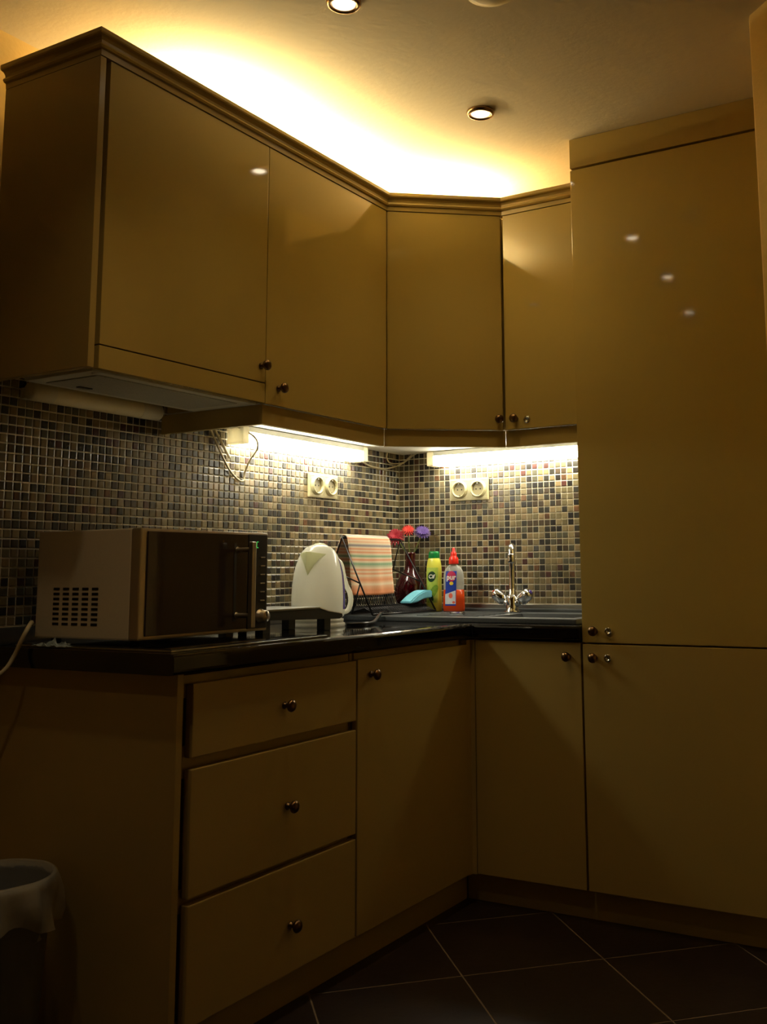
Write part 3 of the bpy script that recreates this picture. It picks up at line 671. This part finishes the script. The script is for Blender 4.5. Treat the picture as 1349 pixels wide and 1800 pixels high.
# towel over the rack
tow = bpy.data.materials.new('striped_tea_towel'); tow.use_nodes = True
nt = tow.node_tree; b = nt.nodes['Principled BSDF']; b.inputs['Roughness'].default_value = .9
uv = nt.nodes.new('ShaderNodeUVMap'); sx = nt.nodes.new('ShaderNodeSeparateXYZ'); nt.links.new(uv.outputs[0], sx.inputs[0])
cr = nt.nodes.new('ShaderNodeValToRGB'); nt.links.new(sx.outputs[1], cr.inputs[0])
CRM, PEA, ORG, BLU, GRN = (232, 214, 184), (226, 172, 132), (222, 140, 92), (104, 104, 124), (104, 158, 120)
st = [(0, PEA), (.02, CRM), (.045, BLU), (.075, CRM), (.10, ORG), (.13, CRM), (.155, PEA), (.18, CRM), (.215, BLU), (.245, CRM), (.27, ORG), (.295, CRM), (.32, ORG), (.35, CRM), (.385, GRN), (.415, CRM), (.44, ORG), (.47, CRM), (.505, GRN), (.575, CRM), (.60, ORG), (.63, CRM), (.66, ORG), (.69, CRM), (.72, PEA), (.76, ORG), (.79, PEA), (.83, CRM), (.86, PEA), (.92, ORG), (.97, (230, 140, 86))]
cr.color_ramp.interpolation = 'LINEAR'
el = cr.color_ramp.elements
while len(el) > 1: el.remove(el[-1])
el[0].position = 0; el[0].color = (*lin(st[0][1]), 1)
for p_, c_ in st[1:]:
    e = el.new(p_); e.color = (*lin(c_), 1)
wv = nt.nodes.new('ShaderNodeTexWave'); wv.inputs['Scale'].default_value = 14; wv.bands_direction = 'X'; nt.links.new(uv.outputs[0], wv.inputs['Vector'])
mp = nt.nodes.new('ShaderNodeMapRange'); mp.inputs[1].default_value = .75; mp.inputs[4].default_value = .45; nt.links.new(wv.outputs['Fac'], mp.inputs[0])
mx = nt.nodes.new('ShaderNodeMix'); mx.data_type = 'RGBA'; mx.inputs[7].default_value = (*lin((236, 216, 190)), 1)
nt.links.new(cr.outputs[0], mx.inputs[6]); nt.links.new(mp.outputs[0], mx.inputs[0]); nt.links.new(mx.outputs[2], b.inputs['Base Color'])
wn = nt.nodes.new('ShaderNodeTexChecker'); wn.inputs['Scale'].default_value = 120; nt.links.new(uv.outputs[0], wn.inputs[0])
bp = nt.nodes.new('ShaderNodeBump'); bp.inputs['Strength'].default_value = .25; bp.inputs['Distance'].default_value = .002; nt.links.new(wn.outputs['Fac'], bp.inputs['Height']); nt.links.new(bp.outputs[0], b.inputs['Normal'])
bm = BM(); uvl = bm.loops.layers.uv.new('UVMap')
path = [(.045, 1.035), (.062, 1.08), (.085, 1.135), (.106, 1.182), (.112, 1.195), (.122, 1.2005), (.133, 1.196), (.140, 1.184), (.146, 1.15), (.150, 1.10), (.153, 1.05), (.157, 1.02), (.160, .985)]
pp = spline([(x_, 0, z_) for x_, z_ in path], 4)
L = [0]
for a, c in zip(pp, pp[1:]): L.append(L[-1] + (c - a).length)
i0 = min(range(len(pp)), key=lambda i: abs(pp[i].x - .122)); Lf = L[-1] - L[i0]
NU = 20; grid = []
for i, p_ in enumerate(pp):
    hang = max(0, (1.18 - p_.z) / .2); row = []
    for k in range(NU + 1):
        t = k / NU; y = -.556 + t * .275 + .010 * hang * (t - .3)
        x_ = p_.x + (.0045 * math.sin(t * 11 + 1) + .003 * math.sin(t * 23)) * hang * (1 if i > i0 else .6)
        row.append(bm.verts.new((x_, y, p_.z - .004 * math.sin(t * PI) * hang)))
    grid.append(row)
for i in range(len(pp) - 1):
    for k in range(NU):
        f = bm.faces.new((grid[i][k], grid[i][k + 1], grid[i + 1][k + 1], grid[i + 1][k])); f.smooth = True
        for lp, (ii, kk) in zip(f.loops, ((i, k), (i, k + 1), (i + 1, k + 1), (i + 1, k))):
            lp[uvl].uv = (kk / NU, min(1, abs(L[ii] - L[i0]) / Lf))
o = single('tea_towel', bm, tow, 'striped orange, blue and green tea towel draped over the dish rack', 'towel')
md = o.modifiers.new('thickness', 'SOLIDIFY'); md.thickness = .0022; md.offset = 0

# sponge
bm = BM()
top = spline([(0, 0, .006), (.05, 0, .030), (.105, 0, .046), (.158, 0, .047)], 4); bt = spline([(0, 0, 0), (.05, 0, .004), (.105, 0, .016), (.158, 0, .017)], 4)
a = []; wdt = .05
for p_, q_ in zip(top, bt):
    a.append([bm.verts.new((-wdt / 2, p_.x, p_.z)), bm.verts.new((wdt / 2, p_.x, p_.z)), bm.verts.new((wdt / 2, q_.x, q_.z)), bm.verts.new((-wdt / 2, q_.x, q_.z))])
for A, B in zip(a, a[1:]):
    for k in range(4): bm.faces.new((A[k], A[(k + 1) % 4], B[(k + 1) % 4], B[k]))
bm.faces.new(a[0]); bm.faces.new(a[-1][::-1]); bmesh.ops.recalc_face_normals(bm, faces=bm.faces[:])
bmesh.ops.bevel(bm, geom=[e for e in bm.edges if e.calc_face_angle(0) > .8], offset=.004, segments=2, affect='EDGES')
bmesh.ops.translate(bm, vec=(.222, -.300, ZS + .037), verts=bm.verts[:])
single('sponge', bm, SPON, 'curved light blue sponge lying in the dish rack', 'sponge')

# ================================================================ vase and flowers
VX, VY = .112, -.088
T = Thing('vase', 'dark red glass vase with round belly and narrow neck behind the rack', 'vase', (VX, VY, ZS))
T.part('body', lathe(BM(), [(0, .001), (.038, .001), (.046, .006), (.059, .035), (.0635, .07), (.060, .10), (.048, .128), (.033, .148), (.0235, .165), (.020, .19), (.0205, .225), (.0225, .232), (.020, .232), (.018, .22), (.0175, .19), (.021, .165), (.030, .147), (.045, .126), (.056, .10), (.0595, .07), (.055, .035), (.042, .010), (0, .008)], (VX, VY, ZS), (0, 0, 1), 36), RED)
def flower(name, label, head, r, m, tilt, petals, layers, core):
    hx, hy, hz = head
    T = Thing(name, label, 'flower', (VX, VY, ZS + .05))
    T.part('stem', tube(BM(), spline([(VX, VY, ZS + .05), (VX + (hx - VX) * .12, VY + (hy - VY) * .12, ZS + .20), (VX + (hx - VX) * .5, VY + (hy - VY) * .5, ZS + .25), (hx, hy, hz - .004)], 5), .0026, 6), STEM)
    ax = Vector(tilt).normalized(); u, v, d = frame(ax); bm = BM()
    for l in range(layers):
        for k in range(petals):
            a = 2 * PI * (k + .5 * l) / petals; rad = (u * math.cos(a) + v * math.sin(a)); tg = d.cross(rad)
            L_ = r * (1 - .2 * l); wd = r * .20; c = Vector(head) + d * (.004 * l); up = .12 + .35 * l
            pts = [(0, .25), (.4, .9), (.75, 1.0), (1.0, .3)]
            prev = None
            for t, ww in pts:
                ctr = c + rad * (L_ * t) + d * (L_ * (up * t - .25 * t * t)); row = (bm.verts.new(ctr - tg * wd * ww * .5), bm.verts.new(ctr + d * .002), bm.verts.new(ctr + tg * wd * ww * .5))
                if prev:
                    bm.faces.new((prev[0], prev[1], row[1], row[0])); bm.faces.new((prev[1], prev[2], row[2], row[1]))
                prev = row
    T.part('petals', smooth(bm), m)
    T.part('flower_centre', lathe(BM(), [(0, .009), (r * .2, .006), (r * .26, 0), (0, -.004)], head, ax, 12), core)
flower('flower', 'large crimson flower on the left in the red vase', (.062, -.12, 1.205), .040, PETR, (.35, -.75, .55), 16, 3, PETR)
flower('flower', 'scarlet orange flower in the middle of the red vase', (.100, -.085, 1.230), .029, PETO, (.4, -.6, .7), 14, 2, PETO)
flower('flower', 'violet flower on the right in the red vase', (.158, -.07, 1.222), .036, PETV, (.45, -.5, .75), 18, 2, PETV)

# ================================================================ bottles
def oval_bottle(prof, hw, hd, seg=36, p=2.4):
    """prof: (scale, z); superellipse section"""
    bm = BM(); rings = []
    for item in prof:
        s, z = item[0], item[1]; q = item[2] if len(item) > 2 else 1.0
        ring = []
        for k in range(seg):
            a = 2 * PI * k / seg; ca, sa = math.cos(a), math.sin(a)
            ring.append(bm.verts.new((math.copysign(abs(ca) ** (2 / p), ca) * hw * s, math.copysign(abs(sa) ** (2 / p), sa) * hd * s * q, z)))
        rings.append(ring)
    for A, B in zip(rings, rings[1:]):
        for k in range(seg): bm.faces.new((A[k], A[(k + 1) % seg], B[(k + 1) % seg], B[k]))
    bm.faces.new(rings[0][::-1]); bm.faces.new(rings[-1])
    return smooth(bm)
def wrap(bm, surf, lift):
    for v in bm.verts:
        x, z = v.co.x, v.co.y; v.co = Vector((x, surf(x, z) - lift, z))
    return bm
def patch(pts_fn, nx, nz):
    bm = BM(); g = [[bm.verts.new((*pts_fn(i / nx, j / nz), 0)) for i in range(nx + 1)] for j in range(nz + 1)]
    for j in range(nz):
        for i in range(nx): bm.faces.new((g[j][i], g[j][i + 1], g[j + 1][i + 1], g[j + 1][i]))
    return bm
def ellipse(cx, cz, rx, rz, tilt=0):
    bm = BM(); n = 28; rings = [[bm.verts.new((cx, cz, 0))]]
    for q in (.35, .7, 1):
        rings.append([bm.verts.new((cx + q * (rx * math.cos(a) * math.cos(tilt) - rz * math.sin(a) * math.sin(tilt)), cz + q * (rx * math.cos(a) * math.sin(tilt) + rz * math.sin(a) * math.cos(tilt)), 0)) for a in [2 * PI * k / n for k in range(n)]])
    for k in range(n): bm.faces.new((rings[0][0], rings[1][k], rings[1][(k + 1) % n]))
    for A, B in zip(rings[1:], rings[2:]):
        for k in range(n): bm.faces.new((A[k], B[k], B[(k + 1) % n], A[(k + 1) % n]))
    return bm
def surf_of(prof, hw, hd, p=2.4):
    def f(x, z):
        s = prof[0][0]
        for A, B in zip(prof, prof[1:]):
            if A[1] <= z <= B[1]: s = A[0] + (B[0] - A[0]) * (z - A[1]) / max(1e-6, B[1] - A[1])
        t = min(.999, abs(x) / (hw * s)); return -hd * s * (1 - t ** p) ** (1 / p)
    return f
# yellow cleaner
T = Thing('cleaner_bottle', 'yellow cream cleaner bottle with a green cap beside the soap bottle', 'bottle', (.233, -.105, ZS), math.radians(14))
pf = [(.93, 0), (1.0, .004), (1.0, .03), (.97, .07), (.98, .12), (1.0, .15), (.96, .175), (.86, .195), (.74, .205), (.70, .2065)]
hw, hd = .0305, .0215
bt = T.part('bottle_body', oval_bottle(pf, hw, hd), CIFY, local=True)
T.part('cap', oval_bottle([(.70, .2068), (.72, .209), (.70, .226), (.64, .232), (.45, .234)], hw, hd), CIFG, local=True)
sf = surf_of(pf, hw, hd)
lb = T.part('label', wrap(patch(lambda u, v: (-.025 + .047 * u * (.92 + .08 * v), .035 + .135 * v), 12, 14), sf, .0004), LBLG, local=True)
T.part('emblem', wrap(ellipse(-.004, .135, .0165, .021, -.25), sf, .0008), LBLD, lb, local=True)
bm = text_bm('Cif', .021, .0006)
for v in bm.verts: v.co = Vector((v.co.x - .004 + .12 * v.co.y, v.co.y + .135, 0))
T.part('lettering', wrap(bm, sf, .0013), INKW, lb, local=True)
T.part('leaf_print', wrap(ellipse(.004, .078, .013, .028, -.5), sf, .0007), LBLL, lb, local=True)
T.part('leaf_print', wrap(ellipse(-.008, .060, .008, .020, .5), sf, .0009), LBLD, lb, local=True)
# soap
T = Thing('soap_bottle', 'clear dish soap bottle half full of orange soap with red cap', 'bottle', (.322, -.105, ZS), math.radians(14))
pf = [(.90, 0), (.98, .005), (1.0, .02), (.98, .05), (.93, .085), (.95, .12), (.93, .14), (.84, .157), (.66, .170), (.42, .178), (.34, .181), (.34, .186)]
hw, hd = .043, .025
bt = T.part('bottle_body', oval_bottle(pf, hw, hd), PURC, local=True)
lq = [(s * 1.004, max(.0005, z)) for s, z in pf if z <= .085]
T.part('soap', oval_bottle(lq, hw, hd), PURL, local=True, label='orange liquid soap')
cp = T.part('cap', lathe(BM(), [(0, .183), (.0185, .183), (.0195, .186), (.0185, .205), (.0135, .212), (.0120, .216), (.0125, .222), (.0105, .228), (.0065, .232), (.0055, .243), (.003, .246), (0, .2465)], (0, 0, 0), (0, 0, 1), 24), REDP, local=True)
sf = surf_of(pf, hw, hd)
lab = lambda u, v: (-.030 + .044 * u + .004 * v, .024 + .132 * v)
lb = T.part('label', wrap(patch(lab, 12, 16), sf, .0006), LBLB, local=True)
T.part('label_lower', wrap(patch(lambda u, v: (-.0295 + .043 * u, .030 + .052 * v * (.72 + .28 * u)), 12, 8), sf, .0010), LBLW, lb, local=True)
T.part('emblem', wrap(ellipse(-.003, .136, .018, .020, 0), sf, .0010), LBLK, lb, local=True)
bm = text_bm('pur', .030, .0009)
for v in bm.verts: v.co = Vector((v.co.x * .92 - .004, v.co.y * .95 + .132, 0))
T.part('lettering', wrap(bm, sf, .0016), INKW, lb, local=True)
T.part('yellow_patch', wrap(ellipse(-.003, .109, .008, .0065, 0), sf, .0012), LBLY, lb, local=True)
T.part('coral_patch', wrap(ellipse(-.006, .062, .008, .010, 0), sf, .0014), LBLR, lb, local=True)
T.part('coral_patch', wrap(ellipse(.006, .037, .006, .0045, 0), sf, .0014), LBLR, lb, local=True)

# ================================================================ waste bin and its bag
BX, BY = .252, -2.03
T = Thing('waste_bin', 'dark grey waste bin standing against the left cabinet side', 'bin', (BX, BY, 0))
T.part('body', lathe(BM(), [(0, .004), (.096, .004), (.100, 0), (.102, .004), (.126, .398), (.131, .402), (.131, .412), (.125, .412), (.122, .398), (.098, .012), (0, .012)], (BX, BY, 0), (0, 0, 1), 44), BINM)
bm = BM(); rr = random.Random(11); seg = 72; ring = []
prof = [(.119, .31, .2), (.1215, .40, .2), (.124, .437, .3), (.1285, .4405, .3), (.1345, .437, .4), (.138, .42, 1), (.141, .395, 1.5), (.142, .365, 2.2), (.139, .345, 3)]
ph = [rr.uniform(0, 6.28) for _ in range(6)]
for r_, z_, amp in prof:
    z_ -= .022; row = []
    for k in range(seg):
        a = 2 * PI * k / seg; wv_ = math.sin(7 * a + ph[0] + z_ * 30) * .5 + math.sin(13 * a + ph[1] - z_ * 22) * .35 + math.sin(23 * a + ph[2]) * .2
        rad = r_ + amp * .0075 * wv_ if z_ < .414 and r_ > .13 else r_ + .0006 * wv_
        zz = z_ + (.004 * math.sin(3 * a + ph[3]) + .003 * math.sin(8 * a + ph[4])) * min(1, amp) * (2.6 if amp > 2 else .5)
        row.append(bm.verts.new((BX + max(rad, .132 if r_ > .13 else 0) * math.cos(a), BY + max(rad, .132 if r_ > .13 else 0) * math.sin(a), zz)))
    ring.append(row)
for A, B in zip(ring, ring[1:]):
    for k in range(seg): bm.faces.new((A[k], A[(k + 1) % seg], B[(k + 1) % seg], B[k]))
single('bin_bag', smooth(bm), BAG, 'milky plastic bag lining the waste bin, folded over its rim', 'bag')
